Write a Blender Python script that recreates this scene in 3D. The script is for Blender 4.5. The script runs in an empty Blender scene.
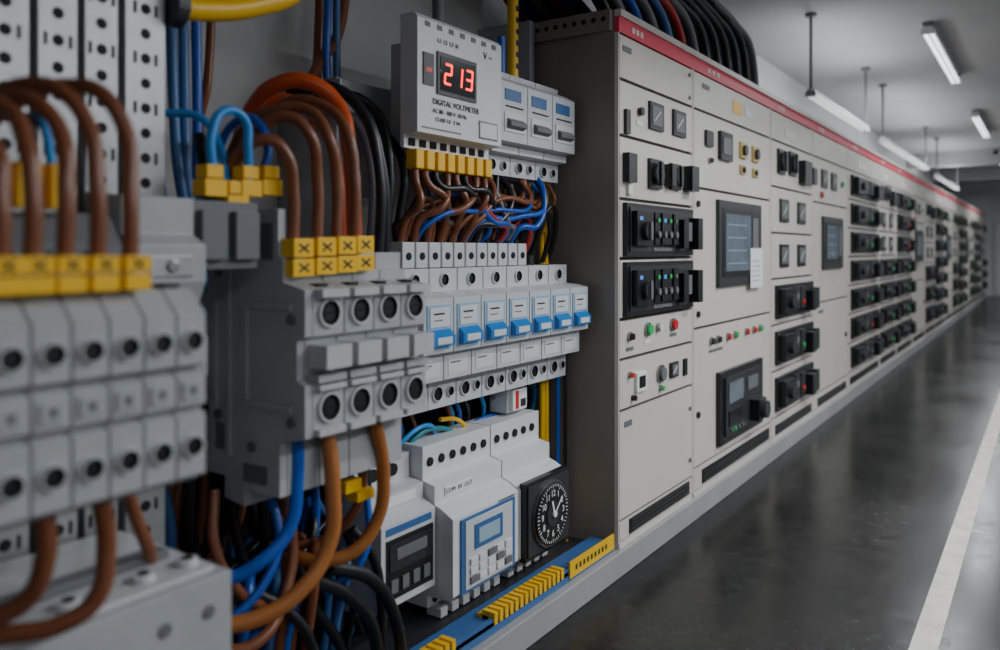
import bpy, bmesh, math, random
from mathutils import Vector, Matrix
random.seed(7)
COL = bpy.context.scene.collection

# ---------------------------------------------------------------- materials
def mat(name, col, rough=0.45, metal=0.0, emit=0.0, noise=0.0, nscale=6.0, bump=0.0, coat=0.0, rvar=0.0, ecol=None, spec=None):
    m = bpy.data.materials.new(name); m.use_nodes = True
    nt = m.node_tree; b = nt.nodes['Principled BSDF']
    b.inputs['Base Color'].default_value = (*col, 1)
    b.inputs['Roughness'].default_value = rough
    b.inputs['Metallic'].default_value = metal
    if spec is not None: b.inputs['Specular IOR Level'].default_value = spec
    if coat: b.inputs['Coat Weight'].default_value = coat
    if emit:
        b.inputs['Emission Color'].default_value = (*(ecol or col), 1)
        b.inputs['Emission Strength'].default_value = emit
    if noise or bump or rvar:
        tc = nt.nodes.new('ShaderNodeTexCoord')
        n = nt.nodes.new('ShaderNodeTexNoise'); n.inputs['Scale'].default_value = nscale
        n.inputs['Detail'].default_value = 6
        nt.links.new(tc.outputs['Object'], n.inputs['Vector'])
        if noise:
            r = nt.nodes.new('ShaderNodeValToRGB')
            r.color_ramp.elements[0].position = 0.3; r.color_ramp.elements[1].position = 0.7
            r.color_ramp.elements[0].color = (*[c * (1 - noise) for c in col], 1)
            r.color_ramp.elements[1].color = (*[min(1, c * (1 + noise)) for c in col], 1)
            nt.links.new(n.outputs['Fac'], r.inputs['Fac'])
            nt.links.new(r.outputs['Color'], b.inputs['Base Color'])
    return m

M = dict(
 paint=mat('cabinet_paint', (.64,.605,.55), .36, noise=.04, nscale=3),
 side_shade=mat('cabinet_paint_shaded', (.25,.225,.20), .5, noise=.12, nscale=2),  # same cabinet paint, darkened: shade of the side faces is in the colour
 gap_shade=mat('panel_gap_shade', (.04,.037,.035), .6),  # gap base coloured dark for the shadow between panels
 plinth=mat('plinth_paint', (.34,.34,.34), .45, noise=.08, nscale=4),
 red=mat('red_stripe', (.78,.045,.09), .45),
 black=mat('black_plastic', (.010,.010,.011), .35),
 dark=mat('dark_plastic', (.030,.032,.035), .40),
 glass=mat('dark_glass', (.02,.025,.03), .08, coat=.5),
 screen=mat('hmi_screen', (.11,.145,.18), .15, emit=.07, noise=.25, nscale=5),
 lcd=mat('lcd', (.30,.42,.50), .2, emit=.05),
 white=mat('white_plastic', (.70,.71,.72), .36, noise=.03, nscale=8),
 module=mat('module_plastic', (.58,.60,.62), .36, noise=.03, nscale=9),
 grey=mat('terminal_plastic', (.40,.415,.43), .38, noise=.07, nscale=9),
 greyL=mat('terminal_plastic_light', (.51,.525,.54), .38, noise=.05, nscale=9),
 dgrey=mat('terminal_plastic_dark', (.14,.15,.16), .5, noise=.05, nscale=9),
 hole=mat('terminal_hole', (.005,.005,.006), .8),
 metal=mat('galvanised_steel', (.38,.39,.40), .38, metal=.5, noise=.12, nscale=12),
 screw=mat('screw_metal', (.30,.30,.30), .3, metal=1),
 dscrew=mat('recessed_screw', (.05,.05,.05), .35, metal=.8),
 gold=mat('brass', (.60,.45,.18), .35, metal=.7),
 blueT=mat('toggle_blue', (.02,.20,.58), .3),
 blueL=mat('toggle_frame_blue', (.30,.47,.66), .35),
 yellow=mat('yellow_marker', (.92,.52,.003), .36),
 paper=mat('paper', (.80,.80,.78), .8),
 ink=mat('ink', (.02,.02,.02), .6),
 led=mat('led_digits', (1,.05,.02), .4, emit=3.2, ecol=(1,.015,.004)),
 gled=mat('green_lamp', (.02,.35,.09), .3, emit=.2, ecol=(.02,.5,.1)),
 rled=mat('red_lamp', (.6,.02,.02), .3, emit=.12),
 bled=mat('blue_lamp', (.05,.2,.7), .3, emit=.7),
 brown=mat('cable_brown', (.205,.068,.029), .30),
 tan=mat('cable_tan', (.42,.15,.038), .30),
 orange=mat('cable_orange', (.55,.075,.012), .30),
 blue=mat('cable_blue', (.008,.09,.46), .30),
 sky=mat('cable_light_blue', (.015,.25,.66), .30),
 slate=mat('cable_slate', (.04,.13,.33), .38),
 kblack=mat('cable_black', (.009,.009,.010), .32),
 kgrey=mat('cable_grey', (.16,.16,.17), .4),
 kred=mat('cable_red', (.45,.02,.02), .35),
 kyel=mat('cable_yellow', (.82,.48,.005), .36),
 teal=mat('cable_teal', (.01,.20,.24), .35),
 wall=mat('wall_paint', (.74,.75,.76), .85, noise=.04, nscale=1.2),
 walld=mat('wall_paint_darkened', (.27,.27,.28), .85, noise=.06, nscale=1.2),  # darkened paint on unseen walls, cuts bounce light and floor reflections
 ceil=mat('ceiling_paint', (.47,.475,.485), .9, noise=.10, nscale=.6),
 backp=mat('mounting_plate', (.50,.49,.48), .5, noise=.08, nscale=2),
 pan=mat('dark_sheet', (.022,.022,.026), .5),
 lamp=mat('lamp_tube', (1,1,1), .5, emit=2.6, ecol=(.93,.97,1)),
 lampd=mat('lamp_tube_soft', (1,1,1), .5, emit=.6, ecol=(.93,.97,1)),
 house=mat('lamp_housing', (.66,.66,.67), .5),
 line=mat('floor_paint', (.66,.63,.57), .8, noise=.16, nscale=9, spec=.1),
 door=mat('door_paint', (.55,.56,.57), .5),
)
def floor_mat():
    m = bpy.data.materials.new('epoxy_floor'); m.use_nodes = True
    nt = m.node_tree; b = nt.nodes['Principled BSDF']; L = nt.links.new
    tc = nt.nodes.new('ShaderNodeTexCoord')
    n1 = nt.nodes.new('ShaderNodeTexNoise'); n1.inputs['Scale'].default_value = 1.1; n1.inputs['Detail'].default_value = 7; n1.inputs['Roughness'].default_value = .6
    n2 = nt.nodes.new('ShaderNodeTexNoise'); n2.inputs['Scale'].default_value = 18; n2.inputs['Detail'].default_value = 8
    L(tc.outputs['Object'], n1.inputs['Vector']); L(tc.outputs['Object'], n2.inputs['Vector'])
    mx = nt.nodes.new('ShaderNodeMix'); mx.data_type = 'FLOAT'; mx.inputs[0].default_value = .4
    L(n1.outputs['Fac'], mx.inputs[2]); L(n2.outputs['Fac'], mx.inputs[3])
    r = nt.nodes.new('ShaderNodeValToRGB')
    r.color_ramp.elements[0].position = .36; r.color_ramp.elements[0].color = (.009, .009, .009, 1)
    r.color_ramp.elements[1].position = .66; r.color_ramp.elements[1].color = (.036, .034, .033, 1)
    L(mx.outputs[0], r.inputs['Fac']); L(r.outputs['Color'], b.inputs['Base Color'])
    mr = nt.nodes.new('ShaderNodeMapRange'); mr.inputs['From Min'].default_value = .3; mr.inputs['From Max'].default_value = .7
    mr.inputs['To Min'].default_value = .15; mr.inputs['To Max'].default_value = .30
    L(mx.outputs[0], mr.inputs['Value']); L(mr.outputs['Result'], b.inputs['Roughness'])
    b.inputs['Specular IOR Level'].default_value = .15
    return m
M['floor'] = floor_mat()

# ---------------------------------------------------------------- mesh builder
class B:
    def __init__(s): s.bm = bmesh.new(); s.m = []
    def mi(s, k):
        if k not in s.m: s.m.append(k)
        return s.m.index(k)
    def _fin(s, vs, k):
        i = s.mi(k)
        for f in {f for v in vs for f in v.link_faces}: f.material_index = i
    def box(s, x0, x1, y0, y1, z0, z1, k):
        r = bmesh.ops.create_cube(s.bm, size=1, matrix=Matrix.Translation(((x0+x1)/2, (y0+y1)/2, (z0+z1)/2)) @ Matrix.Diagonal((abs(x1-x0), abs(y1-y0), abs(z1-z0), 1)))
        s._fin(r['verts'], k)
    def prism(s, pts, y0, y1, k):
        a = [s.bm.verts.new((x, y0, z)) for x, z in pts]; b = [s.bm.verts.new((x, y1, z)) for x, z in pts]
        n = len(pts); fs = [s.bm.faces.new(a), s.bm.faces.new(b[::-1])]
        for i in range(n): fs.append(s.bm.faces.new((a[i], b[i], b[(i+1) % n], a[(i+1) % n])))
        bmesh.ops.recalc_face_normals(s.bm, faces=fs); i = s.mi(k)
        for f in fs: f.material_index = i
    def cyl(s, c, ax, r, h, k, seg=16, r2=None):
        R = {'x': Matrix.Rotation(math.pi/2, 4, 'Y'), 'y': Matrix.Rotation(-math.pi/2, 4, 'X'), 'z': Matrix.Identity(4)}[ax]
        q = bmesh.ops.create_cone(s.bm, cap_ends=True, segments=seg, radius1=r, radius2=r if r2 is None else r2, depth=h, matrix=Matrix.Translation(c) @ R)
        s._fin(q['verts'], k)
    def cup(s, x, y, z, ro, ri, h, k, kin='hole', seg=20):
        """open terminal entry facing +x: raised collar with a real recess"""
        i = s.mi(k); j = s.mi(kin)
        ring = lambda X, r: [s.bm.verts.new((X, y+r*math.cos(t*math.tau/seg), z+r*math.sin(t*math.tau/seg))) for t in range(seg)]
        A = ring(x, ro); Bq = ring(x+h, ro*.96); C = ring(x+h, ri); D = ring(x+.0006, ri*.9)
        for P_, Q_, mi_ in ((A, Bq, i), (Bq, C, i), (C, D, j)):
            for t in range(seg):
                f = s.bm.faces.new((P_[t], P_[(t+1) % seg], Q_[(t+1) % seg], Q_[t])); f.material_index = mi_
        f = s.bm.faces.new(D); f.material_index = j
    def bar(s, x, p, q, w, k, d=.002):
        p = Vector((x, *p)); q = Vector((x, *q)); v = q-p; a = math.atan2(v.z, v.y)
        r = bmesh.ops.create_cube(s.bm, size=1, matrix=Matrix.Translation((p+q)/2) @ Matrix.Rotation(a, 4, 'X') @ Matrix.Diagonal((d, v.length, w, 1)))
        s._fin(r['verts'], k)
    def obj(s, name, bevel=0.0, parent=None):
        bb = [v.co for v in s.bm.verts]
        mn = Vector([min(c[i] for c in bb) for i in range(3)]); mx = Vector([max(c[i] for c in bb) for i in range(3)])
        ce = Vector(((mn.x+mx.x)/2, (mn.y+mx.y)/2, mn.z))
        for v in s.bm.verts: v.co -= ce
        me = bpy.data.meshes.new(name); s.bm.to_mesh(me); s.bm.free()
        for k in s.m: me.materials.append(M[k])
        o = bpy.data.objects.new(name, me); COL.objects.link(o); o.location = ce
        if bevel:
            b = o.modifiers.new('bevel', 'BEVEL'); b.width = bevel; b.segments = 2; b.limit_method = 'ANGLE'; b.angle_limit = math.radians(40)
            b.use_clamp_overlap = True
        if parent:
            o.parent = parent; o.matrix_parent_inverse = Matrix.Translation(-parent.location)
        return o
def empty(name, loc=(0, 0, 0)):
    e = bpy.data.objects.new(name, None); COL.objects.link(e); e.empty_display_size = .1
    return e
def text(par, name, s, size, loc, k, align='CENTER'):
    c = bpy.data.curves.new(name, 'FONT'); c.body = s; c.size = size; c.align_x = align; c.align_y = 'CENTER'; c.extrude = .0006
    c.materials.append(M[k]); o = bpy.data.objects.new(name, c); COL.objects.link(o)
    o.location = loc; o.rotation_euler = (math.pi/2, 0, math.pi/2)
    if par: o.parent = par
    return o
def cables(name, specs):
    """specs: (material, radius, [(x,y,z)...])"""
    c = bpy.data.curves.new(name, 'CURVE'); c.dimensions = '3D'; c.bevel_depth = 1.0; c.bevel_resolution = 4; c.resolution_u = 10; c.use_fill_caps = True
    ms = []
    for k, r, pts in specs:
        if k not in ms: ms.append(k); c.materials.append(M[k])
        sp = c.splines.new('BEZIER'); sp.bezier_points.add(len(pts)-1)
        for bp, p in zip(sp.bezier_points, pts):
            bp.co = p; bp.handle_left_type = bp.handle_right_type = 'AUTO'; bp.radius = r
        sp.material_index = ms.index(k); sp.use_smooth = True
    o = bpy.data.objects.new(name, c); COL.objects.link(o); return o

# ---------------------------------------------------------------- room
def simple(name, *a, bevel=0):
    b = B(); b.box(*a); return b.obj(name, bevel)
simple('floor', -2.7, 3.6, -3.1, 27.1, -.1, 0, 'floor')
simple('ceiling', -2.7, 3.6, -3.1, 27.1, 3.42, 3.5, 'ceil')
simple('wall_left', -2.7, -2.6, -3, 27, 0, 3.42, 'wall')
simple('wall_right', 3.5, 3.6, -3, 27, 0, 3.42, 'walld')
simple('wall_back', -2.6, 3.5, 27, 27.1, 0, 3.42, 'wall')
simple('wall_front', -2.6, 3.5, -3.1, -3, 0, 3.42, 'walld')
simple('baseboard_back', -.2, 3.5, 26.97, 27, 0, .12, 'plinth')
simple('baseboard_right', 3.47, 3.5, -3, 27, 0, .12, 'plinth')
simple('floor_marking_line', -.385, -.305, -2.9, 26.9, 0, .002, 'line')
b = B()
for y in (19.5, 24):
    b.box(-2.6, 3.5, y, y+.35, 3.12, 3.42, 'ceil')
b.obj('ceiling_beam')
b = B(); b.box(-1.35, -.35, 26.93, 26.995, 0.003, 2.15, 'door'); b.box(-1.27, -.43, 26.91, 26.94, .05, 2.07, 'white'); b.box(-1.15, -.95, 26.90, 26.92, 1.2, 1.8, 'glass'); b.cyl((-.5, 26.89, 1.0), 'y', .02, .08, 'screw')
b.obj('door_1', .004)
b = B(); b.cyl((.6, 12, 3.2), 'y', .05, 29.8, 'house', 16)
for y in range(-2, 27, 3): b.cyl((.6, y, 3.32), 'z', .008, .22, 'screw', 8)
b.obj('ceiling_pipe')

def fixture(x, y0, y1, energy, zc=3.42, z=3.33, name='fluorescent_lamp', w=.058, tube='lamp', up_fill=0):
    b = B()
    b.prism([(x-w, z+.005), (x-w*.6, z+.05), (x+w*.6, z+.05), (x+w, z+.005)], y0, y1, 'house')
    for dx in (-.027, .027): b.cyl((x+dx, (y0+y1)/2, z-.006), 'y', .011, y1-y0-.08, tube, 12)
    for y in (y0, y1-.03): b.box(x-w, x+w, y, y+.03, z-.02, z+.02, 'house')
    for y in (y0+.02, y1-.02):
        b.cyl((x, y, (z+.05+zc)/2), 'z', .014, zc-z-.05, 'dgrey', 8)
        b.cyl((x, y, zc-.015), 'z', .05, .03, 'dgrey', 12)
    b.obj(name)
    for e, rx, zz in ((energy, 0, z-.03), (up_fill, math.pi, z+.09)):  # second entry: upward fill light, added to brighten the ceiling
        if not e: continue
        l = bpy.data.lights.new('lamp_light', 'AREA'); l.shape = 'RECTANGLE'; l.size = .12; l.size_y = y1-y0-.1; l.energy = e; l.color = (.93, .97, 1)
        o = bpy.data.objects.new('lamp_light', l); COL.objects.link(o); o.location = (x, (y0+y1)/2, zz); o.rotation_euler = (rx, 0, 0)
for y0, e in ((8.3, 60), (13.9, 65), (19.5, 70)):
    fixture(-.93, y0, y0+2.7, e)
fixture(.9, 2.9, 5.6, 105)  # added fixture out of view, lights the near cabinets and open bay
for y0, e, u in ((-2.4, 26, 8), (1.1, 88, 18), (4.6, 80, 20), (8.3, 62, 22), (13.9, 60, 24), (19.5, 60, 26)):  # added row out of view: lights the fronts from the right, fills the ceiling
    fixture(2.1, y0, y0+2.7, e, z=2.75, up_fill=u)
for y0, y1 in ((7.4, 10.0), (11.1, 15.4), (17.0, 21.0)):
    fixture(-1.75, y0, y1, 8*(y1-y0), z=2.70, w=.045, tube='lampd', up_fill=3.5*(y1-y0))

# ---------------------------------------------------------------- switchgear row
F = -1.445
def panel(b, y0, y1, z0, z1, k='paint'):
    b.box(-1.46, F, y0+.015, y1-.015, z0+.007, z1-.007, k)
def gauge(b, y, z, w=.13, h=.12):
    b.box(F, F+.012, y-w/2, y+w/2, z-h/2, z+h/2, 'black')
    b.box(F+.012, F+.014, y-w*.36, y+w*.36, z-h*.34, z+h*.36, 'dgrey')
    b.bar(F+.015, (y-w*.25, z-h*.2), (y+w*.2, z+h*.2), .005, 'paper')
def button(b, y, z, k, r=.022):
    b.cyl((F+.006, y, z), 'x', r*1.35, .012, 'screw', 16); b.cyl((F+.016, y, z), 'x', r, .016, k, 16)
def switch(b, y, z, s=.1):
    b.box(F, F+.015, y-s/2, y+s/2, z-s/2, z+s/2, 'black')
    b.cyl((F+.025, y, z), 'x', s*.36, .02, 'dark', 16); b.box(F+.03, F+.045, y-s*.1, y+s*.1, z-s*.4, z+s*.4, 'black')
def drawer(b, y0, y1, z0, z1):
    """withdrawable unit: recess plate with a row of narrow modules, knob, lamps and latch"""
    w = y1-y0; h = z1-z0
    b.box(F, F+.02, y0, y1, z0, z1, 'black')
    b.box(F+.02, F+.025, y0+.03*w, y1-.03*w, z0+.08*h, z1-.08*h, 'dark')
    b.box(F+.02, F+.05, y0+.05*w, y0+.27*w, z0+.2*h, z1-.15*h, 'black')
    b.cyl((F+.055, y0+.16*w, z0+.48*h), 'x', .18*h, .03, 'dark', 16)
    b.box(F+.065, F+.08, y0+.145*w, y0+.175*w, z0+.31*h, z1-.35*h, 'dgrey')
    for i in range(4):
        q = y0+(.31+.088*i)*w
        b.box(F+.02, F+.045+.006*(i % 2), q, q+.075*w, z0+.22*h, z1-.15*h, 'black')
        b.box(F+.051, F+.054, q+.02*w, q+.05*w, z1-.34*h, z1-.26*h, ('gled', 'bled', 'gled', 'dgrey')[i])
        b.cyl((F+.052, q+.037*w, z0+.42*h), 'x', .07*h, .010, 'dgrey', 12)
    b.box(F+.02, F+.065, y0+.69*w, y0+.77*w, z0+.15*h, z1-.25*h, 'black')
    b.box(F+.02, F+.055, y0+.80*w, y0+.86*w, z0+.3*h, z1-.3*h, 'dgrey')
    b.box(F+.02, F+.075, y0+.90*w, y0+.98*w, z0+.12*h, z1-.2*h, 'black')
    b.box(F+.02, F+.028, y0+.34*w, y0+.62*w, z0+.09*h, z0+.16*h, 'dgrey')
    b.box(F+.05, F+.052, y0+.08*w, y0+.12*w, z1-.32*h, z1-.25*h, 'bled')
def body(b, y0, y1, sidek='side_shade'):
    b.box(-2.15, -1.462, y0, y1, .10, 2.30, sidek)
    b.box(-1.462, -1.458, y0+.002, y1-.002, .102, 2.296, 'gap_shade')
    b.box(-1.462, F, y0+.001, y0+.010, .10, 2.30, 'paint'); b.box(-1.462, F, y1-.010, y1-.001, .10, 2.30, 'paint')
    b.box(-1.462, F+.004, y0, y1, 2.208, 2.272, 'red')
    b.box(-1.462, F+.012, y0, y1, 2.272, 2.30, 'paint')
    b.box(-1.462, F, y0, y1, .10, .125, 'paint')
    w = y1-y0
    for i in range(3): b.box(F+.004, F+.005, y0+w*(.15+.05*i), y0+w*(.18+.05*i), 2.228, 2.252, 'paper')
def logo(b, y, z, w=.1):
    b.box(F, F+.003, y-w/2, y+w/2, z-.012, z+.012, 'dgrey')
def vent(b, y0, y1, z0=.14, z1=.20):
    b.box(F, F+.006, y0, y1, z0, z1, 'black')
    for i in range(3): b.box(F+.006, F+.01, y0+.01, y1-.01, z0+.012+i*.018, z0+.018+i*.018, 'dark')
def hmi(b, y0, y1, z0, z1):
    b.box(F, F+.02, y0, y1, z0, z1, 'dark')
    b.box(F+.02, F+.023, y0+.05, y1-.05, z0+.05, z1-.04, 'black')
    b.box(F+.023, F+.025, y0+.09, y1-.22, z0+.08, z1-.07, 'screen')
    b.box(F+.023, F+.025, y1-.18, y1-.08, z0+.10, z1-.08, 'dgrey')
    for i in range(4): b.box(F+.025, F+.026, y0+.12, y1-.30, z0+.12+i*.07, z0+.125+i*.07, 'lcd')
def cab_small_units(y0, y1):
    b = B(); body(b, y0, y1); P = lambda a, c: panel(b, y0, y1, a, c)
    P(2.02, 2.208); logo(b, y0+.08, 2.15, .08)
    P(1.79, 2.02); gauge(b, 3.317, 1.911, .15, .12); gauge(b, 3.583, 1.914, .15, .12); b.cyl((F+.01, 3.15, 1.91), 'x', .018, .02, 'black'); b.box(F, F+.003, 3.12, 3.18, 1.85, 1.87, 'paper')
    b.box(F, F+.014, 3.0, 3.04, 1.80, 1.90, 'black')
    P(1.53, 1.79)
    b.box(F, F+.03, 2.99, 3.07, 1.60, 1.72, 'black')
    switch(b, 3.30, 1.655, .13); switch(b, 3.53, 1.66, .12); b.box(F, F+.04, 3.42, 3.47, 1.61, 1.71, 'black'); b.box(F, F+.05, 3.64, 3.73, 1.60, 1.72, 'black'); b.box(F, F+.015, 3.02, 3.06, 1.55, 1.59, 'paper')
    P(1.285, 1.53); drawer(b, y0+.04, y1-.05, 1.295, 1.515)
    P(1.035, 1.285); drawer(b, y0+.04, y1-.05, 1.045, 1.27)
    P(.87, 1.035); button(b, 3.23, .975, 'gled'); button(b, 3.34, .975, 'paper', .014); button(b, 3.51, .975, 'rled'); b.box(F, F+.003, 3.2, 3.27, .915, .93, 'paper'); button(b, 3.05, .96, 'black', .014)
    b.box(F, F+.003, 3.02, 3.09, .90, .915, 'dgrey'); b.box(F, F+.003, 3.48, 3.56, .92, .935, 'dgrey')
    P(.66, .87); b.box(F, F+.015, 3.10, 3.20, .72, .80, 'paper'); b.box(F+.015, F+.018, 3.12, 3.18, .735, .785, 'black'); button(b, 3.37, .765, 'dgrey', .03); gauge(b, 3.52, .765, .09, .07); b.cyl((F+.01, 3.08, .70), 'x', .012, .02, 'black')
    button(b, 3.05, .8, 'rled', .010); button(b, 3.37, .70, 'gled', .010); b.box(F, F+.01, 3.64, 3.68, .72, .8, 'black')
    P(.21, .66); logo(b, 3.04, .60, .07)
    P(.125, .21); vent(b, y0+.10, y1-.06)
    for z in (.3, .55, 2.06, 2.17): b.cyl((F+.004, y1-.05, z), 'x', .01, .01, 'screw', 10)
    return b.obj('switchgear_cabinet', .0025)
def cab_main(y0, y1):
    b = B(); body(b, y0, y1); P = lambda a, c: panel(b, y0, y1, a, c)
    P(2.02, 2.208); b.box(F, F+.003, 4.38, 4.52, 2.08, 2.15, 'yellow'); b.box(F, F+.003, 4.58, 4.70, 2.09, 2.14, 'paper'); logo(b, 3.95, 2.15, .1)
    P(1.63, 2.02); b.box(F, F+.02, 4.13, 4.32, 1.80, 1.95, 'black'); b.box(F+.02, F+.023, 4.16, 4.29, 1.83, 1.92, 'dgrey')
    b.box(F, F+.015, 3.93, 4.03, 1.85, 1.93, 'dark')
    for y in (4.53, 4.76):
        b.box(F, F+.015, y-.055, y+.055, 1.84, 1.93, 'gold'); b.cyl((F+.02, y, 1.885), 'x', .03, .02, 'dark')
        b.box(F, F+.012, y-.045, y+.045, 1.75, 1.80, 'gold'); b.cyl((F+.015, y, 1.775), 'x', .016, .015, 'dark')
    button(b, 4.0, 1.78, 'dark', .012)
    P(.93, 1.63); hmi(b, 4.10, 4.84, 1.125, 1.585)
    b.box(F+.027, F+.030, 4.60, 4.83, 1.10, 1.33, 'paper')
    for i in range(5): b.box(F+.030, F+.031, 4.62, 4.77, 1.14+i*.028, 1.144+i*.028, 'dgrey')
    P(.24, .93)
    for y, k in ((4.02, 'dark'), (4.12, 'dark'), (4.28, 'rled'), (4.40, 'gled'), (4.60, 'rled'), (4.74, 'rled'), (4.86, 'gled')): button(b, y, .85, k, .016)
    b.box(F, F+.003, 4.0, 4.2, .79, .805, 'dgrey')
    b.box(F, F+.025, 4.10, 4.85, .29, .675, 'black'); b.box(F+.025, F+.035, 4.16, 4.79, .33, .64, 'dark')
    b.box(F+.035, F+.04, 4.2, 4.44, .50, .61, 'screen'); b.box(F+.035, F+.042, 4.2, 4.4, .38, .46, 'black'); b.box(F+.035, F+.09, 4.56, 4.70, .35, .47, 'black'); b.cyl((F+.09, 4.63, .41), 'x', .05, .06, 'dark'); b.box(F+.035, F+.042, 4.52, 4.70, .53, .6, 'dgrey')
    for i in range(4): b.cyl((F+.04, 4.24+.06*i, .355), 'x', .012, .01, 'gled' if i == 1 else 'dgrey', 10)
    P(.125, .24); vent(b, y0+.12, y1-.05, .145, .215)
    for z in (1.0, 1.55, .5): b.cyl((F+.006, y0+.06, z), 'x', .016, .012, 'black', 12)
    return b.obj('switchgear_cabinet', .0025)
def cab_drawers(y0, y1, n, style=0):
    b = B(); body(b, y0, y1); P = lambda a, c: panel(b, y0, y1, a, c)
    w = y1-y0
    P(2.02, 2.208); b.box(F, F+.003, y0+.3*w, y0+.55*w, 2.07, 2.12, 'paper')
    top = 2.02; bot = .25; hs = (top-bot)/n
    for i in range(n):
        z1 = top-i*hs; z0 = z1-hs; P(z0, z1)
        zc = (z0+z1)/2
        if style == 1 and i in (1, 2):
            gauge(b, y0+.27*w, zc, .20, .15); gauge(b, y0+.68*w, zc, .20, .15)
        elif style == 1 and i == 0:
            switch(b, y0+.2*w, zc+.02, .16); switch(b, y0+.45*w, zc+.03, .16); b.box(F, F+.05, y0+.62*w, y0+.80*w, zc-.09, zc+.07, 'black')
            b.box(F, F+.05, y0+.84*w, y0+.94*w, zc-.08, zc+.04, 'black')
        else:
            h = hs*.72
            b.box(F, F+.02, y0+.08*w, y0+.95*w, zc-h/2, zc+h/2, 'black')
            b.box(F+.02, F+.06, y0+.12*w, y0+.34*w, zc-h*.38, zc+h*.38, 'black'); b.cyl((F+.07, y0+.23*w, zc), 'x', h*.2, .03, 'dark', 12)
            b.box(F+.02, F+.045, y0+.40*w, y0+.50*w, zc-h*.3, zc+h*.4, 'dark'); b.box(F+.02, F+.05, y0+.52*w, y0+.62*w, zc-h*.3, zc+h*.4, 'dark'); b.box(F+.045, F+.048, y0+.42*w, y0+.48*w, zc, zc+h*.2, 'dgrey')
            b.box(F+.02, F+.085, y0+.68*w, y0+.78*w, zc-h*.42, zc+h*.25, 'black'); b.box(F+.02, F+.07, y0+.84*w, y0+.92*w, zc-h*.4, zc+h*.3, 'dark')
            b.cyl((F+.055, y0+.57*w, zc-h*.1), 'x', .016, .01, random.choice(['gled', 'rled', 'dgrey']), 10)
    P(.125, bot); vent(b, y0+.10, y1-.06)
    return b.obj('switchgear_cabinet', .0025)
def cab_incomer(y0, y1):
    b = B(); body(b, y0, y1); P = lambda a, c: panel(b, y0, y1, a, c); w = y1-y0
    P(2.02, 2.208); P(1.68, 2.02); gauge(b, y0+.28*w, 1.87, .18, .14); gauge(b, y0+.55*w, 1.87, .18, .14); button(b, y0+.8*w, 1.87, 'gled', .02); button(b, y0+.2*w, 1.74, 'rled', .02)
    P(.92, 1.68); hmi(b, y0+.22*w, y0+.78*w, 1.17, 1.58)
    P(.24, .92); logo(b, y0+.2*w, .85, .15); b.cyl((F+.006, y1-.1, .6), 'x', .02, .012, 'black', 12)
    P(.125, .24); vent(b, y0+.15, y1-.1)
    return b.obj('switchgear_cabinet', .0025)
cab_small_units(2.95, 3.775)
cab_main(3.775, 5.10)
cab_drawers(5.10, 6.18, 6, 1)
cab_incomer(6.18, 7.42)
cab_drawers(7.42, 8.94, 7)
cab_drawers(8.94, 10.03, 7, 1)
cab_drawers(10.03, 11.3, 7)
y = 11.3; i = 0
while y < 24.6:
    w = (1.3, 1.15, 1.35)[i % 3]
    if i % 3 == 2: cab_drawers(y, y+w, 7)
    elif i % 3 == 1: cab_drawers(y, y+w, 6, 1)
    else: cab_incomer(y, y+w)
    y += w; i += 1
ROWEND = y
simple('cabinet_plinth', -2.15, -1.425, .3, ROWEND, 0, .10, 'plinth', bevel=.004)

b = B(); b.box(-2.12, -1.47, 2.925, 2.948, 2.215, 2.30, 'side_shade')
for i in range(14): b.cyl((-1.50-i*.045, 2.924, 2.262), 'y', .011, .004, 'hole', 10)
b.obj('perforated_lifting_bracket', .002)

# cable drop on top of the cabinets
sp = []
kk = ['kblack', 'slate', 'kblack', 'kgrey', 'kred', 'kblack', 'blue', 'kgrey', 'kblack', 'kgrey', 'kblack']
for i in range(38):
    t = i/37; e = 3.10+1.95*t; X = -1.50-.03*(i % 3)-.05*(1-t); zt = 2.47+.17*t
    c = kk[i % 11]
    j = random.uniform(-.03, .03)
    sp.append((c, .021, [(X-.15, e-2.2, 3.42), (X-.1, e-1.6, zt+.45), (X, e-.85, zt+.06+j), (X, e-.42, zt+j*.6), (X, e-.12, zt-.09), (X, e, 2.28)]))
for i in range(8):
    X = -1.72-.045*i; sp.append((['kblack', 'slate', 'kred', 'kblack', 'kgrey'][i % 5], .02, [(X, 2.2-.1*i, 3.42), (X, 2.55, 2.75+.02*i), (X, 3.1, 2.42), (X, 3.8, 2.33), (X, 5.2, 2.325)]))
cables('overhead_cable_bundle', sp)

# ---------------------------------------------------------------- open bay shell
b = B()
b.box(-2.14, -2.10, -.3, 2.92, .10, 2.62, 'backp')
b.box(-2.10, -2.07, .2, 2.92, .12, 1.25, 'pan')  # added dark plate: the lower bay's shade is put into its colour
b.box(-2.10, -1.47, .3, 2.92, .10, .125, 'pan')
for z in (1.80, 1.04, .42):
    b.box(-1.825, -1.80, 1.75, 2.92, z-.05, z+.05, 'metal')
b.box(-2.10, -1.825, 1.76, 1.795, .12, 1.86, 'metal')
b.box(-2.10, -1.825, 2.88, 2.915, .12, 2.3, 'metal')
b.box(-1.665, -1.63, .80, 1.72, 1.02, 1.12, 'metal')
b.box(-2.10, -1.665, 1.62, 1.70, 1.02, 1.12, 'metal')
ENC = b.obj('open_switchgear_enclosure', .003)

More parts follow.
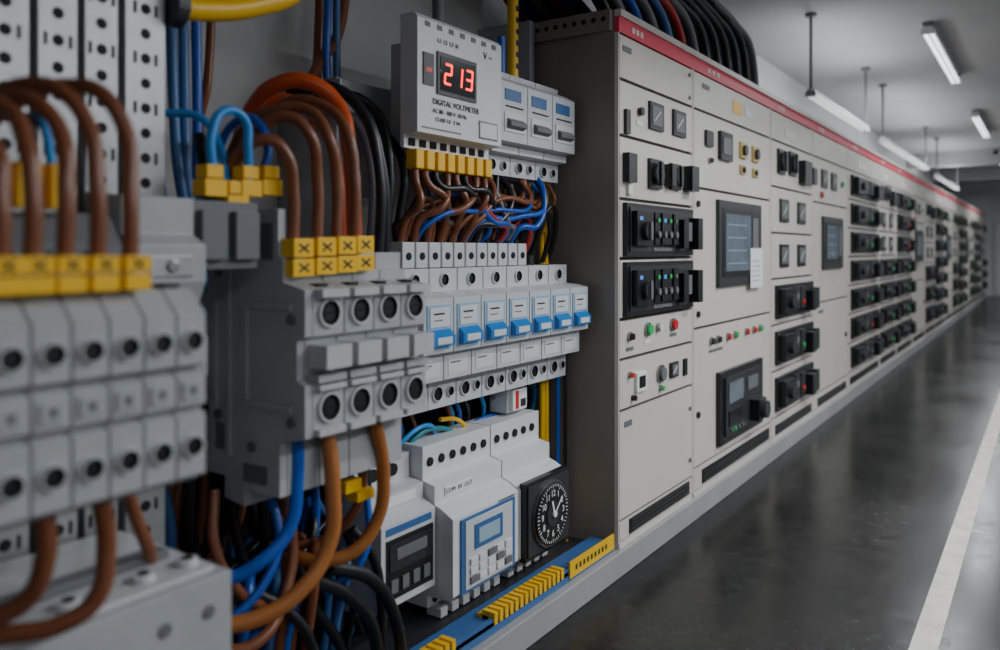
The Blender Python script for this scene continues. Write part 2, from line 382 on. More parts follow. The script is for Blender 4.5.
def post(y0, y1, x=-1.5, z0=.125, z1=2.75):
    b = B(); b.box(x-.012, x, y0, y1, z0, z1, 'metal'); b.box(x-.16, x-.012, y0, y0+.01, z0, z1, 'metal'); b.box(x-.16, x-.012, y1-.006, y1, z0, z1, 'metal')
    z = z0+.03; yc = (y0+y1)/2
    while z < z1-.03:
        b.cyl((x, yc, z), 'x', .011, .003, 'hole', 12)
        if int((z-z0)/.05) % 2: b.box(x-.001, x+.0015, yc-.026, yc-.019, z-.012, z+.012, 'hole'); b.box(x-.001, x+.0015, yc+.019, yc+.026, z-.012, z+.012, 'hole')
        z += .05
    b.obj('perforated_post', .0015, ENC)
post(.62, .70); post(.715, .786); post(.80, .865); post(.88, .966)

def tholes(b, x, y, z, r, ring='module'):
    b.cup(x, y, z, r*1.22, r, .008, ring)
    b.cyl((x+.0015, y, z), 'x', r*.62, .002, 'dscrew', 14)
    b.box(x+.0026, x+.003, y-r*.5, y+r*.5, z-r*.08, z+r*.08, 'hole')

# left (near) terminal block
b = B(); prof = [(-1.35,.97),(-1.08,.97),(-1.05,.985),(-1.05,1.075),(-1.068,1.082),(-1.05,1.09),(-1.05,1.135),(-1.07,1.143),(-1.05,1.15),(-1.05,1.225),(-1.09,1.262),(-1.35,1.262)]
for i in range(9):
    y0 = .745-.0505*(i+1)
    b.prism(prof, y0+.0018, y0+.0487, 'grey')
    tholes(b, -1.05, y0+.025, 1.186, .0138, 'greyL'); tholes(b, -1.05, y0+.025, 1.03, .0138, 'greyL')
    b.box(-1.05, -1.046, y0+.010, y0+.040, 1.099, 1.126, 'grey'); b.box(-1.046, -1.0455, y0+.019, y0+.031, 1.106, 1.119, 'dgrey')
    b.box(-1.14, -1.10, y0+.012, y0+.038, 1.262, 1.268, 'hole')
b.box(-1.485, -1.35, .30, .96, 1.08, 1.15, 'metal')
TB = b.obj('terminal_block', .003)
b = B()
for yy in (.470, .507, .549, .594, .641):
    for z0, z1 in ((1.264, 1.286), (1.289, 1.312)): b.box(-1.10, -1.058, yy-.019, yy+.019, z0, z1, 'yellow')
    b.bar(-1.057, (yy-.008, 1.293), (yy+.008, 1.308), .003, 'ink'); b.bar(-1.057, (yy-.008, 1.308), (yy+.008, 1.293), .003, 'ink')
for yy in (.60, .65, .54): b.box(-1.32, -1.28, yy-.018, yy+.018, 1.385, 1.455, 'yellow')
b.obj('wire_markers', .004, TB)
b = B(); b.prism([(-1.5,1.16),(-1.30,1.16),(-1.27,1.22),(-1.27,1.33),(-1.31,1.38),(-1.5,1.38)], .35, .74, 'dgrey')
for i in range(6): b.box(-1.27, -1.262, .40+.055*i, .435+.055*i, 1.24, 1.32, 'dgrey')
b.obj('rail_clamp_block', .004, ENC)

b = B()
b.prism([(-1.5,1.22),(-1.36,1.22),(-1.34,1.26),(-1.34,1.33),(-1.38,1.35),(-1.38,1.42),(-1.5,1.43)], .80, .95, 'grey')
b.box(-1.62, -1.40, .955, 1.12, 1.28, 1.42, 'dgrey'); b.box(-1.40, -1.38, .97, 1.03, 1.30, 1.40, 'dgrey'); b.box(-1.40, -1.38, 1.05, 1.11, 1.30, 1.40, 'dgrey')
b.box(-1.34, -1.335, .83, .92, 1.27, 1.31, 'metal'); b.cyl((-1.335, .875, 1.29), 'x', .012, .01, 'screw')
b.box(-1.5, -1.38, .70, .80, 1.18, 1.30, 'metal')
b.obj('rail_end_bracket', .004, ENC)

# central large terminal block
b = B()
full = [(-1.63,.80),(-1.57,.80),(-1.57,.75),(-1.50,.74),(-1.50,.78),(-1.38,.78),(-1.38,.90),(-1.30,.918),(-1.30,1.03),(-1.325,1.04),(-1.325,1.125),(-1.30,1.135),(-1.30,1.235),(-1.37,1.25),(-1.37,1.30),(-1.385,1.31),(-1.385,1.41),(-1.46,1.41),(-1.46,1.36),(-1.53,1.36),(-1.53,1.42),(-1.61,1.42),(-1.63,1.38)]
inner = [(x, z if z < 1.3 else 1.27+(z-1.3)*.4) for x, z in full]
b.prism(full, 1.162, 1.182, 'grey')
for i in range(4):
    y0 = 1.184+i*.0945; y1 = y0+.0905
    b.prism(inner, y0, y1, 'grey'); yc = (y0+y1)/2
    tholes(b, -1.30, yc, 1.183, .027, 'greyL'); tholes(b, -1.30, yc, .977, .028, 'greyL')
    b.box(-1.33, -1.265, y0+.008, y1-.008, 1.065, 1.115, 'greyL'); b.box(-1.33, -1.285, y0+.004, y1-.004, 1.035, 1.05, 'grey')
    b.box(-1.30, -1.275, y0+.006, y1-.006, 1.218, 1.236, 'greyL')
    b.box(-1.30, -1.283, y0+.006, y1-.006, 1.018, 1.029, 'greyL')
    b.box(-1.30, -1.285, y0+.006, y1-.006, .919, .934, 'greyL'); b.box(-1.345, -1.318, y0+.03, y1-.03, 1.238, 1.246, 'hole')
for (x0, x1, z0, z1) in ((-1.60,-1.54,1.30,1.34),(-1.60,-1.56,.86,.92),(-1.50,-1.42,.80,.84),(-1.44,-1.40,1.30,1.38)):
    b.box(x0, x1, 1.159, 1.163, z0, z1, 'dgrey')
for (x0, x1, z0, z1) in ((-1.50,-1.34,.97,.985),(-1.50,-1.34,1.19,1.205),(-1.56,-1.545,.85,1.33),(-1.50,-1.485,.985,1.19),(-1.61,-1.595,.95,1.25)):
    b.box(x0, x1, 1.155, 1.163, z0, z1, 'grey')
for x, z in ((-1.59,1.27),(-1.59,.94),(-1.34,1.17),(-1.34,.95),(-1.47,.88)): b.cyl((x, 1.159, z), 'y', .012, .008, 'dgrey', 14)
PB = b.obj('power_terminal_block', .004)
b = B()
for j, yy in enumerate((1.20, 1.268, 1.332, 1.392)):
    dz = (0, .003, .006, .009)[j]
    b.box(-1.40, -1.345, yy-.030, yy+.030, 1.262+dz, 1.300+dz, 'yellow'); b.box(-1.40, -1.345, yy-.028, yy+.028, 1.304+dz, 1.345+dz, 'yellow')
    for z in (1.281+dz, 1.324+dz):
        b.bar(-1.3445, (yy-.014, z-.009), (yy+.014, z+.009), .005, 'ink'); b.bar(-1.3445, (yy-.014, z+.009), (yy+.014, z-.009), .005, 'ink')
for yy, z in ((1.02, 1.43), (1.11, 1.435), (1.165, 1.44), (1.075, 1.40)):
    b.box(-1.45, -1.405, yy-.026, yy+.026, z, z+.035, 'yellow'); b.box(-1.447, -1.408, yy-.020, yy+.020, z+.038, z+.065, 'yellow')
b.box(-1.46, -1.42, 1.40, 1.455, .72, .75, 'yellow'); b.box(-1.46, -1.42, 1.44, 1.50, .69, .715, 'yellow')
b.obj('wire_markers', .005, PB)

# ---------------------------------------------------------------- miniature breakers
bp_ = [(-1.80,.80),(-1.66,.80),(-1.66,.895),(-1.595,.905),(-1.595,.99),(-1.555,1.0),(-1.555,1.17),(-1.60,1.18),(-1.655,1.185),(-1.655,1.26),(-1.80,1.26)]
for i in range(7):
    b = B(); y0 = 1.856+i*.1492; y1 = y0+.1435; yc = (y0+y1)/2
    b.prism(bp_, y0, y1, 'module')
    b.box(-1.555, -1.551, y0+.014, y1-.014, 1.012, 1.150, 'blueL')
    b.box(-1.551, -1.548, y0+.024, y1-.024, 1.082, 1.142, 'white')
    b.prism([(-1.551,1.020),(-1.530,1.026),(-1.530,1.056),(-1.551,1.074)], y0+.020, y1-.020, 'blueT')
    b.box(-1.530, -1.528, y0+.036, y1-.036, 1.031, 1.052, 'white')
    b.box(-1.548, -1.5475, y0+.04, y1-.05, 1.120, 1.126, 'ink'); b.box(-1.548, -1.5475, y0+.04, y1-.06, 1.101, 1.105, 'dgrey')
    b.box(-1.595, -1.593, y0+.020, y1-.020, .92, .975, 'white'); b.box(-1.593, -1.592, y0+.03, y1-.06, .955, .96, 'dgrey')
    tholes(b, -1.66, yc-.03, .848, .022, 'module'); tholes(b, -1.66, yc+.038, .848, .015, 'module')
    tholes(b, -1.655, yc, 1.222, .019, 'module'); b.box(-1.75, -1.69, yc-.025, yc+.025, 1.26, 1.262, 'hole')
    b.obj('miniature_circuit_breaker', .003)
tp_ = [(-1.80,1.60),(-1.70,1.60),(-1.70,1.675),(-1.66,1.68),(-1.66,1.71),(-1.62,1.715),(-1.62,1.93),(-1.66,1.955),(-1.70,1.96),(-1.70,1.99),(-1.80,1.99)]
for i in range(3):
    b = B(); y0 = 2.362+i*.181; y1 = y0+.176; yc = (y0+y1)/2
    b.prism(tp_, y0, y1, 'module')
    b.box(-1.62, -1.616, y0+.02, y1-.02, 1.75, 1.82, 'white'); b.prism([(-1.618,1.76),(-1.598,1.77),(-1.598,1.785),(-1.618,1.80)], y0+.035, y1-.035, 'dgrey')
    b.box(-1.62, -1.617, y0+.025, y1-.045, 1.865, 1.905, 'slate'); b.box(-1.62, -1.617, y0+.03, y1-.03, 1.84, 1.845, 'ink')
    tholes(b, -1.70, yc-.035, 1.637, .019, 'module'); tholes(b, -1.70, yc+.04, 1.637, .015, 'module')
    b.obj('circuit_breaker', .003)

# ---------------------------------------------------------------- digital voltmeter
dv = empty('digital_voltmeter')
b = B()
b.prism([(-1.67,1.64),(-1.655,1.64),(-1.655,1.68),(-1.60,1.685),(-1.60,2.04),(-1.615,2.055),(-1.67,2.055)], 1.88, 2.335, 'white')
b.box(-1.80, -1.67, 1.98, 2.30, 1.68, 2.0, 'white')
for i in range(8): b.box(-1.655, -1.651, 1.90+.053*i, 1.93+.053*i, 1.648, 1.672, 'hole')
for i in range(7): b.box(-1.60, -1.598, 1.915+.06*i, 1.94+.06*i, 2.018, 2.034, 'dgrey')
b.box(-1.60, -1.594, 1.972, 2.180, 1.815, 1.950, 'black'); b.box(-1.594, -1.592, 1.985, 2.168, 1.828, 1.937, 'glass')
b.box(-1.60, -1.595, 1.905, 1.955, 1.835, 1.935, 'dark'); b.box(-1.595, -1.594, 1.915, 1.945, 1.875, 1.89, 'rled')
segs = {'2': 'abged', '1': 'bc', '3': 'abgcd'}
for j, ch in enumerate('213'):
    y0 = 2.003+j*.056; w = .032; z0 = 1.852; h = .062; x = -1.591; t = .0078; zm = z0+h/2; s = .006
    S = dict(a=((y0+s, z0+h), (y0+w+s, z0+h)), d=((y0, z0), (y0+w, z0)), g=((y0+s/2, zm), (y0+w+s/2, zm)),
             b=((y0+w+s/2, zm), (y0+w+s, z0+h)), c=((y0+w, z0), (y0+w+s/2, zm)), e=((y0, z0), (y0+s/2, zm)), f=((y0+s/2, zm), (y0+s, z0+h)))
    for q in segs[ch]: b.bar(x, *S[q], t, 'led')
b.box(-1.60, -1.5975, 1.90, 2.10, 1.700, 1.704, 'dgrey'); b.box(-1.60, -1.5975, 2.20, 2.31, 1.70, 1.76, 'dgrey'); b.box(-1.5975, -1.597, 2.205, 2.305, 1.705, 1.755, 'white')
b.box(-1.60, -1.5975, 2.255, 2.258, 1.705, 1.755, 'dgrey')
b.obj('voltmeter_case', .004, dv)
text(dv, 'label_title', 'DIGITAL VOLTMETER', .026, (-1.598, 2.075, 1.788), 'ink')
text(dv, 'label_range', 'AC 80 - 500 V  50 Hz', .020, (-1.598, 2.04, 1.759), 'ink')
text(dv, 'label_line', 'CLASS 1.0   2 VA', .018, (-1.598, 2.03, 1.733), 'ink')
text(dv, 'label_top', 'V ~', .035, (-1.598, 2.25, 1.985), 'ink')
text(dv, 'label_terminals', 'L1  L2  L3  N', .020, (-1.598, 2.03, 1.985), 'ink')
b = B()
for i in range(8): b.box(-1.665, -1.62, 1.90+i*.053, 1.938+i*.053, 1.575, 1.637, 'yellow')
b.obj('wire_markers', .004, dv)
b = B()
for i in range(11):
    yy = 1.885+.066*i
    b.box(-1.79, -1.665, yy, yy+.058, 1.262, 1.345, 'module'); b.cyl((-1.70, yy+.029, 1.35), 'z', .016, .015, 'hole', 12); b.cyl((-1.664, yy+.029, 1.30), 'x', .013, .006, 'hole', 12)
b.obj('terminal_strip', .003)

# ---------------------------------------------------------------- control modules, lower row
pc = empty('programmable_controller')
b = B(); prof = [(-1.80,.16),(-1.66,.16),(-1.66,.20),(-1.57,.205),(-1.555,.22),(-1.555,.465),(-1.60,.49),(-1.63,.50),(-1.63,.56),(-1.68,.57),(-1.68,.68),(-1.80,.68)]
b.prism(prof, 2.0, 2.378, 'white')
b.box(-1.555, -1.548, 2.035, 2.345, .215, .455, 'slate'); b.box(-1.548, -1.545, 2.055, 2.325, .225, .447, 'module')
b.box(-1.545, -1.541, 2.10, 2.26, .345, .425, 'slate'); b.box(-1.541, -1.539, 2.12, 2.24, .36, .41, 'lcd')
for r in range(3):
    for c in range(5): b.box(-1.545, -1.538, 2.075+.05*c, 2.113+.05*c, .24+.03*r, .262+.03*r, 'white' if (r+c) % 4 else 'dgrey')
for i in range(6): b.box(-1.68, -1.62, 2.02+.06*i, 2.055+.06*i, .13, .16, 'module'); b.cyl((-1.66, 2.037+.06*i, .18), 'x', .012, .008, 'hole', 10)
for i in range(6): b.cyl((-1.678, 2.035+.06*i, .625), 'x', .015, .008, 'hole', 12)
b.box(-1.63, -1.625, 2.05, 2.2, .515, .545, 'paper')
b.box(-1.555, -1.552, 2.25, 2.35, .458, .462, 'ink')
b.obj('controller_case', .004, pc)
text(pc, 'label', 'COM  IN  OUT', .022, (-1.6245, 2.125, .53), 'ink')

tc = empty('time_switch_clock')
b = B(); b.prism(prof, 2.385, 2.715, 'white')
b.box(-1.56, -1.535, 2.392, 2.708, .205, .485, 'black'); b.box(-1.535, -1.53, 2.405, 2.695, .218, .472, 'dark')
for i in range(5): b.box(-1.68, -1.62, 2.41+.06*i, 2.445+.06*i, .13, .16, 'module')
b.cyl((-1.528, 2.55, .345), 'x', .122, .014, 'screw', 48); b.cyl((-1.520, 2.55, .345), 'x', .114, .010, 'black', 48); b.cyl((-1.514, 2.55, .345), 'x', .045, .006, 'dark', 32)
for i in range(48):
    a = i*math.tau/48; r0 = .098 if i % 4 else .092
    b.bar(-1.5145, (2.55+r0*math.sin(a), .345+r0*math.cos(a)), (2.55+.108*math.sin(a), .345+.108*math.cos(a)), .003, 'paper')
b.bar(-1.508, (2.55, .345), (2.535, .395), .010, 'paper'); b.bar(-1.506, (2.55, .345), (2.60, .395), .007, 'paper'); b.cyl((-1.507, 2.55, .345), 'x', .012, .008, 'paper')
for i in range(5): b.cyl((-1.678, 2.42+.06*i, .625), 'x', .015, .008, 'hole', 12)
b.obj('clock_case', .003, tc)
for i in range(12):
    a = (i+1)*math.tau/12
    text(tc, 'numeral_%d' % (i+1), str(i+1), .033, (-1.514, 2.55+.074*math.sin(a), .345+.074*math.cos(a)), 'paper')

b = B(); b.prism([(-1.80,.22),(-1.68,.22),(-1.62,.25),(-1.62,.50),(-1.67,.52),(-1.67,.57),(-1.73,.58),(-1.73,.66),(-1.80,.66)], 1.74, 1.99, 'module')
b.box(-1.62, -1.615, 1.76, 1.975, .275, .455, 'black'); b.box(-1.615, -1.612, 1.77, 1.965, .36, .44, 'glass'); b.box(-1.612, -1.610, 1.80, 1.94, .39, .425, 'dgrey')
for i in range(4):
    b.box(-1.615, -1.610, 1.775+.05*i, 1.805+.05*i, .295, .335, 'dgrey')
b.box(-1.62, -1.617, 1.76, 1.97, .468, .49, 'slate'); b.cyl((-1.728, 1.82, .62), 'x', .02, .008, 'hole')
b.cyl((-1.728, 1.91, .62), 'x', .02, .008, 'hole'); b.box(-1.67, -1.667, 1.78, 1.95, .53, .56, 'paper')
b.obj('power_supply_module', .004)
b = B(); b.box(-1.72, -1.70, 2.56, 2.66, .70, .78, 'paper'); b.box(-1.70, -1.698, 2.58, 2.60, .705, .775, 'rled'); b.box(-1.80, -1.72, 2.55, 2.67, .69, .785, 'module'); b.box(-1.70, -1.698, 2.615, 2.65, .71, .74, 'ink')
b.obj('fuse_holder', .003)

b = B(); b.box(-1.488, -1.15, .40, .865, .50, .775, 'grey'); b.box(-1.48, -1.17, .42, .845, .775, .785, 'greyL')
for yy in (.50, .62, .74, .82):
    b.cyl((-1.21, yy, .79), 'z', .018, .012, 'module', 16); b.cyl((-1.21, yy, .797), 'z', .010, .004, 'hole', 12); b.cyl((-1.149, yy, .72), 'x', .012, .004, 'dgrey', 14)
b.box(-1.30, -1.26, .45, .82, .785, .80, 'dgrey')
b.obj('cable_junction_box', .006, ENC)

b = B()
b.box(-1.56, -1.455, 1.0, 2.93, .126, .14, 'slate'); b.box(-1.468, -1.455, 1.0, 2.93, .102, .15, 'slate')
for s, e in ((1.0, 1.35), (1.62, 1.88), (2.08, 2.50)):
    q = s
    while q < e: b.box(-1.50, -1.450, q, q+.018, .13, .168, 'kyel'); q += .03
    b.box(-1.52, -1.475, s, e, .14, .152, 'kyel')
b.box(-1.455, -1.448, 2.56, 2.92, .115, .175, 'kyel')
for i in range(9): b.box(-1.448, -1.4475, 2.60+.03*i, 2.615+.03*i, .135, .155, 'ink')
b.obj('marker_strip', .0015, ENC)

# ---------------------------------------------------------------- cables
def P(xs, yz): return [(x, *q) for x, q in zip(xs, yz)]
cables('load_cable_bundle', [
 ('brown', .0115, P((-1.08,-1.08,-1.10,-1.13,-1.18,-1.25,-1.35), ((.641,1.303),(.641,1.391),(.645,1.493),(.624,1.548),(.607,1.560),(.592,1.556),(.558,1.504)))),
 ('brown', .0115, P((-1.08,-1.08,-1.10,-1.13,-1.18,-1.25), ((.594,1.303),(.593,1.403),(.591,1.493),(.571,1.539),(.552,1.553),(.523,1.534)))),
 ('brown', .0115, P((-1.08,-1.08,-1.10,-1.13,-1.18,-1.25), ((.549,1.304),(.551,1.4),(.555,1.475),(.541,1.517),(.525,1.529),(.504,1.503)))),
 ('brown', .0115, P((-1.08,-1.08,-1.10,-1.15,-1.20), ((.507,1.305),(.509,1.384),(.508,1.463),(.506,1.510),(.472,1.527)))),
 ('brown', .0115, P((-1.08,-1.08,-1.10,-1.15), ((.47,1.30),(.47,1.38),(.47,1.45),(.44,1.48)))),
 ('sky', .007, P((-1.3,)*4, ((.64,1.45),(.63,1.51),(.61,1.55),(.58,1.56)))),
 ('kblack', .008, P((-1.3,)*4, ((.60,1.45),(.60,1.50),(.58,1.54),(.53,1.56)))),
 ('kblack', .010, P((-1.38,-1.36,-1.36,-1.4), ((.70,1.38),(.70,1.46),(.67,1.52),(.60,1.54)))),
])
cables('motor_cable_bundle', [
 ('brown', .0135, P((-1.38,-1.38,-1.38,-1.4,-1.45,-1.5,-1.6), ((1.20,1.34),(1.20,1.45),(1.18,1.53),(1.15,1.56),(1.11,1.53),(1.10,1.44),(1.13,1.32)))),
 ('brown', .0135, P((-1.38,-1.38,-1.38,-1.42,-1.47,-1.52,-1.62), ((1.27,1.35),(1.27,1.48),(1.24,1.59),(1.21,1.62),(1.18,1.59),(1.15,1.51),(1.17,1.34)))),
 ('brown', .0135, P((-1.38,-1.38,-1.38,-1.44,-1.5,-1.57,-1.67), ((1.33,1.35),(1.33,1.48),(1.30,1.59),(1.29,1.65),(1.25,1.65),(1.23,1.62),(1.25,1.55)))),
 ('brown', .0135, P((-1.38,-1.38,-1.4,-1.46,-1.54,-1.62), ((1.39,1.35),(1.39,1.49),(1.38,1.61),(1.37,1.67),(1.34,1.69),(1.33,1.66)))),
 ('orange', .021, P((-1.5,-1.5,-1.55,-1.6,-1.67,-1.75,-1.85), ((1.51,1.36),(1.49,1.58),(1.49,1.71),(1.43,1.76),(1.39,1.75),(1.39,1.71),(1.42,1.64)))),
 ('kblack', .016, P((-1.65,-1.65,-1.7,-1.78,-1.88), ((1.79,1.2),(1.76,1.62),(1.73,1.75),(1.69,1.81),(1.66,1.80)))),
 ('kblack', .015, P((-1.7,-1.7,-1.75,-1.82,-1.9), ((1.84,1.3),(1.86,1.63),(1.85,1.76),(1.79,1.81),(1.74,1.80)))),
 ('kgrey', .014, P((-1.75,-1.75,-1.8,-1.86,-1.92), ((1.83,1.3),(1.83,1.60),(1.82,1.72),(1.78,1.77),(1.7,1.74)))),
 ('kblack', .016, P((-1.6,-1.6,-1.66,-1.74,-1.84), ((1.70,1.2),(1.70,1.60),(1.68,1.74),(1.63,1.80),(1.58,1.78)))),
 ('orange', .018, P((-1.7,-1.7,-1.74,-1.8,-1.9), ((1.66,1.25),(1.64,1.55),(1.62,1.68),(1.56,1.75),(1.50,1.74)))),
 ('kblack', .015, P((-1.72,-1.72,-1.78,-1.84,-1.9), ((1.93,1.40),(1.95,1.60),(1.93,1.70),(1.88,1.78),(1.80,1.80)))),
 ('kblack', .014, P((-1.55,-1.58,-1.64,-1.72), ((1.06,1.25),(1.12,1.38),(1.16,1.48),(1.20,1.60)))),
 ('sky', .010, P((-1.42,)*6, ((1.02,1.49),(1.02,1.56),(1.05,1.61),(1.10,1.60),(1.11,1.54),(1.11,1.47)))),
 ('blue', .010, P((-1.44,-1.44,-1.47,-1.55,-1.62), ((1.16,1.48),(1.18,1.55),(1.17,1.61),(1.17,1.61),(1.17,1.53)))),
 ('sky', .009, P((-1.44,-1.5,-1.58,-1.65), ((1.07,1.45),(1.10,1.54),(1.10,1.62),(1.06,1.63)))),
 ('slate', .013, P((-1.8,-1.78,-1.75,-1.75), ((1.18,2.6),(1.17,1.67),(1.17,1.47),(1.24,1.22)))),
 ('slate', .013, P((-1.8,-1.78,-1.75,-1.75), ((1.21,2.6),(1.20,1.67),(1.19,1.47),(1.26,1.22)))),
 ('blue', .013, P((-1.84,-1.8,-1.78,-1.78), ((1.26,2.6),(1.25,1.68),(1.24,1.47),(1.30,1.22)))),
 ('slate', .013, P((-1.86,-1.84,-1.82,-1.82), ((1.15,2.6),(1.14,1.7),(1.16,1.47),(1.20,1.22)))),
 ('brown', .012, P((-1.9,-1.9,-1.85,-1.8), ((1.37,2.4),(1.35,1.78),(1.29,1.64),(1.29,1.37)))),
 ('brown', .018, P((-1.95,-1.95,-1.92,-1.9), ((1.93,2.55),(1.89,2.05),(1.78,1.92),(1.69,1.80)))),
 ('brown', .016, P((-1.95,-1.95,-1.92), ((1.82,2.55),(1.80,2.0),(1.75,1.70)))),
 ('blue', .013, P((-1.9,-1.9,-1.9,-1.88), ((1.83,2.55),(1.79,2.02),(1.79,1.89),(1.81,1.60)))),
 ('slate', .013, P((-1.93,-1.93,-1.93), ((1.87,2.55),(1.86,2.0),(1.87,1.60)))),
 ('kyel', .025, P((-1.5,-1.5,-1.5,-1.5,-1.55), ((.985,1.825),(1.05,1.835),(1.18,1.875),(1.32,1.955),(1.46,2.2)))),
])
b = B(); b.cyl((-1.5, .985, 1.825), 'y', .042, .03, 'dark', 24); b.obj('cable_gland', .002, ENC)
cables('outgoing_cable_bundle', [
 ('blue', .0155, P((-1.38,-1.38,-1.38,-1.4,-1.45,-1.5,-1.6), ((1.21,.92),(1.21,.81),(1.19,.71),(1.13,.65),(1.07,.62),(1.01,.65),(.99,.67)))),
 ('tan', .0185, P((-1.36,-1.34,-1.34,-1.36,-1.4,-1.45,-1.5), ((1.28,.93),(1.28,.78),(1.27,.66),(1.20,.57),(1.13,.53),(1.07,.52),(1.02,.53)))),
 ('tan', .017, P((-1.36,-1.38,-1.4,-1.43,-1.48,-1.58), ((1.43,.93),(1.49,.76),(1.49,.64),(1.44,.57),(1.39,.55),(1.36,.55)))),
 ('brown', .012, P((-1.45,-1.45,-1.48,-1.55,-1.65), ((1.43,.9),(1.49,.73),(1.47,.63),(1.44,.57),(1.36,.56)))),
 ('brown', .012, P((-1.55,-1.52,-1.50,-1.55), ((1.12,.78),(1.10,.66),(1.15,.55),(1.27,.46)))),
 ('brown', .014, P((-1.6,-1.55,-1.52,-1.5,-1.55), ((1.30,.80),(1.34,.64),(1.30,.50),(1.20,.42),(1.10,.42)))),
 ('kblack', .017, P((-1.5,)*4, ((1.42,.52),(1.58,.43),(1.67,.29),(1.70,.13)))),
 ('kblack', .017, P((-1.5,)*4, ((1.36,.51),(1.49,.42),(1.58,.30),(1.60,.13)))),
 ('kblack', .014, P((-1.6,-1.58,-1.55,-1.55), ((1.40,.52),(1.43,.41),(1.51,.26),(1.52,.13)))),
 ('kblack', .014, P((-1.55,-1.52,-1.5,-1.5), ((1.20,.53),(1.30,.45),(1.36,.35),(1.39,.13)))),
 ('kblack', .014, P((-1.65,-1.62,-1.6,-1.6), ((1.65,.52),(1.70,.44),(1.72,.29),(1.72,.13)))),
 ('kblack', .014, P((-1.7,-1.7,-1.65,-1.65), ((1.259,.80),(1.304,.556),(1.342,.376),(1.39,.13)))),
 ('blue', .012, P((-1.6,-1.6,-1.6,-1.6), ((1.454,.80),(1.461,.555),(1.407,.416),(1.256,.373)))),
 ('blue', .011, P((-1.58,-1.5,-1.48,-1.5,-1.55), ((1.24,.82),(1.26,.66),(1.22,.58),(1.12,.50),(1.02,.48)))),
 ('blue', .010, P((-1.62,-1.56,-1.54,-1.6), ((1.60,.80),(1.62,.62),(1.58,.48),(1.50,.40)))),
 ('kblack', .014, P((-1.7,-1.7,-1.7,-1.7), ((1.16,.80),(1.166,.623),(1.23,.48),(1.304,.13)))),
 ('brown', .012, P((-1.75,-1.75,-1.75,-1.75), ((1.237,.8),(1.222,.62),(1.18,.485),(1.194,.332)))),
 ('teal', .009, P((-1.78,-1.75,-1.75,-1.78), ((2.002,.622),(2.044,.691),(2.177,.70),(2.379,.60)))),
 ('sky', .008, P((-1.78,-1.73,-1.73,-1.78), ((1.90,.60),(1.96,.70),(2.08,.73),(2.2,.66)))),
 ('kyel', .008, P((-1.75,-1.75,-1.75), ((2.177,.73),(2.28,.71),(2.364,.637)))),
 ('blue', .008, P((-1.80,-1.78,-1.78,-1.80), ((2.239,.604),(2.392,.668),(2.589,.672),(2.764,.599)))),
])
cables('feeder_cable_bundle', [
 ('brown', .0135, P((-1.10,-1.1,-1.1,-1.12,-1.16,-1.2), ((.608,.98),(.617,.896),(.601,.831),(.563,.806),(.517,.80),(.484,.80)))),
 ('brown', .0135, P((-1.10,-1.1,-1.12,-1.16), ((.533,.981),(.533,.908),(.521,.857),(.48,.827)))),
 ('brown', .011, P((-1.25,-1.25,-1.25,-1.28), ((.72,.98),(.75,.88),(.773,.82),(.80,.775)))),
])
sp = []
cc = ['brown', 'kblack', 'brown', 'blue', 'kblack', 'brown', 'kred', 'kblack', 'kgrey', 'slate', 'brown', 'kblack']
for i in range(8):
    y0 = 1.919+i*.053; y1 = 1.91+.066*((i*3) % 8)
    sp.append((('brown', 'brown', 'kblack')[i % 3], .0125, [(-1.645, y0, 1.60), (-1.64, y0, 1.54), (-1.62, (y0+y1)/2, 1.46+.03*(i % 3)), (-1.67, y1, 1.42), (-1.70, y1, 1.34)]))
for i in range(34):
    y0 = random.uniform(2.0, 2.86); y1 = random.uniform(1.9, 2.6); xx = random.uniform(-1.76, -1.66)
    top = random.uniform(1.56, 1.63)
    sp.append((random.choice(cc), random.uniform(.008, .013), [(-1.72, y0, top), (xx, y0+random.uniform(-.03, .03), top-.07), (xx+.02, (y0+y1)/2, random.uniform(1.40, 1.52)), (xx, y1, 1.40), (-1.72, y1, 1.33)]))
for i in range(9):
    y0 = 1.95+.1*i; r = random.uniform(.12, .22)
    sp.append((cc[(i*5) % 12], .012, [(-1.74, y0, 1.30), (-1.70, y0+.01, 1.40), (-1.68, y0+r*.5, 1.45+random.uniform(0, .05)), (-1.70, y0+r, 1.40), (-1.74, y0+r, 1.27)]))
cables('control_wiring', sp)
sp = []
for i in range(54):
    y0 = random.uniform(1.0, 2.0); x = random.uniform(-2.03, -1.72); d = random.uniform(-.15, .15)
    sp.append((random.choice(['kblack', 'kblack', 'kblack', 'slate', 'brown', 'kblack', 'kblack']), random.uniform(.011, .017),
      [(x, y0, .13), (x, y0+d, .35), (x+random.uniform(-.03, .06), y0-d, .62), (x, y0+d*.5, .9), (x, y0, 1.15)]))
for i in range(16):
    y0 = random.uniform(1.05, 1.6); x = random.uniform(-1.70, -1.54); r = random.uniform(.1, .18)
    sp.append((random.choice(['kblack', 'slate', 'brown', 'kblack', 'blue']), .013, [(x, y0, .13), (x, y0+.03, .30), (x+.02, y0+r*.4, .45+random.uniform(0, .18)), (x-.1, y0+r, .40), (x-.15, y0+r, .13)]))
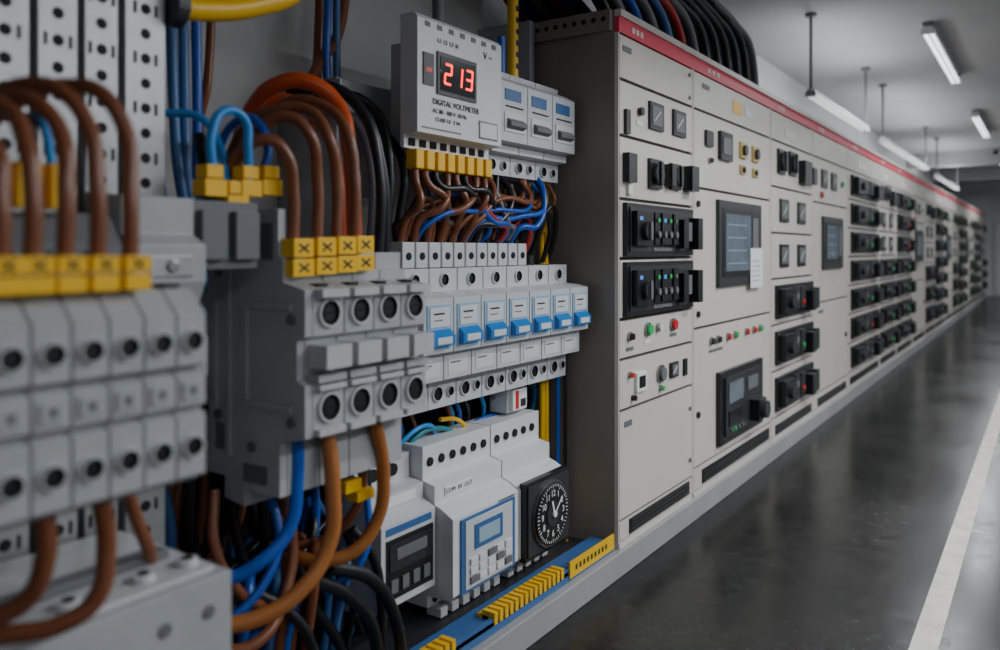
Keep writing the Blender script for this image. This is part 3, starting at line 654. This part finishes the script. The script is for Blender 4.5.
for i in range(12):
    y0 = random.uniform(2.0, 2.85); sp.append((random.choice(['kblack', 'sky', 'blue', 'brown', 'kgrey']), .009, [(-1.83, y0, .55), (-1.80, y0+.03, .70), (-1.78, y0-.02, .78), (-1.82, y0, .9)]))
cables('background_wiring', sp)
cables('riser_cable_bundle', [
 ('kyel', .012, [(-1.74, 2.83, .13), (-1.74, 2.84, .6), (-1.74, 2.84, 1.2), (-1.74, 2.84, 1.62)]),
 ('kyel', .012, [(-1.74, 2.87, .13), (-1.74, 2.87, .6), (-1.74, 2.87, 1.2), (-1.74, 2.87, 1.62)]),
 ('blue', .010, [(-1.70, 2.895, .13), (-1.70, 2.90, .6), (-1.70, 2.90, 1.2)]),
 ('kblack', .008, [(-1.67, 2.91, .13), (-1.67, 2.91, .6), (-1.67, 2.91, 1.2)]),
 ('kyel', .011, [(-1.66, 2.74, .13), (-1.64, 2.78, .22), (-1.66, 2.86, .30), (-1.70, 2.84, .42)]),
 ('kyel', .011, [(-1.64, 2.86, .13), (-1.62, 2.80, .20), (-1.66, 2.76, .28), (-1.72, 2.83, .40)]),
 ('blue', .016, [(-1.72, 2.51, 1.98), (-1.72, 2.51, 2.13)]),
 ('kyel', .022, [(-1.74, 2.62, 1.98), (-1.74, 2.62, 2.6)]),
 ('kgrey', .022, [(-1.76, 2.18, 1.95), (-1.76, 2.18, 2.6)]),
])
b = B()
for i in range(12): b.box(-1.719, -1.7165, 2.612, 2.628, 2.03+.045*i, 2.05+.045*i, 'ink')
b.obj('cable_tag', 0, ENC)

# ---------------------------------------------------------------- world + camera
w = bpy.data.worlds.new('world'); bpy.context.scene.world = w; w.use_nodes = True
w.node_tree.nodes['Background'].inputs[0].default_value = (.8, .85, .9, 1); w.node_tree.nodes['Background'].inputs[1].default_value = .3
cam = bpy.data.cameras.new('camera'); cam.lens = 28.8; cam.sensor_width = 36; cam.shift_y = -.075; cam.clip_start = .02
cam.dof.use_dof = True; cam.dof.focus_distance = 3.0; cam.dof.aperture_fstop = 1.5
co = bpy.data.objects.new('camera', cam); COL.objects.link(co); co.location = (0, 0, 1.32)
co.rotation_euler = (math.pi/2, 0, math.atan(.6875)); bpy.context.scene.camera = co
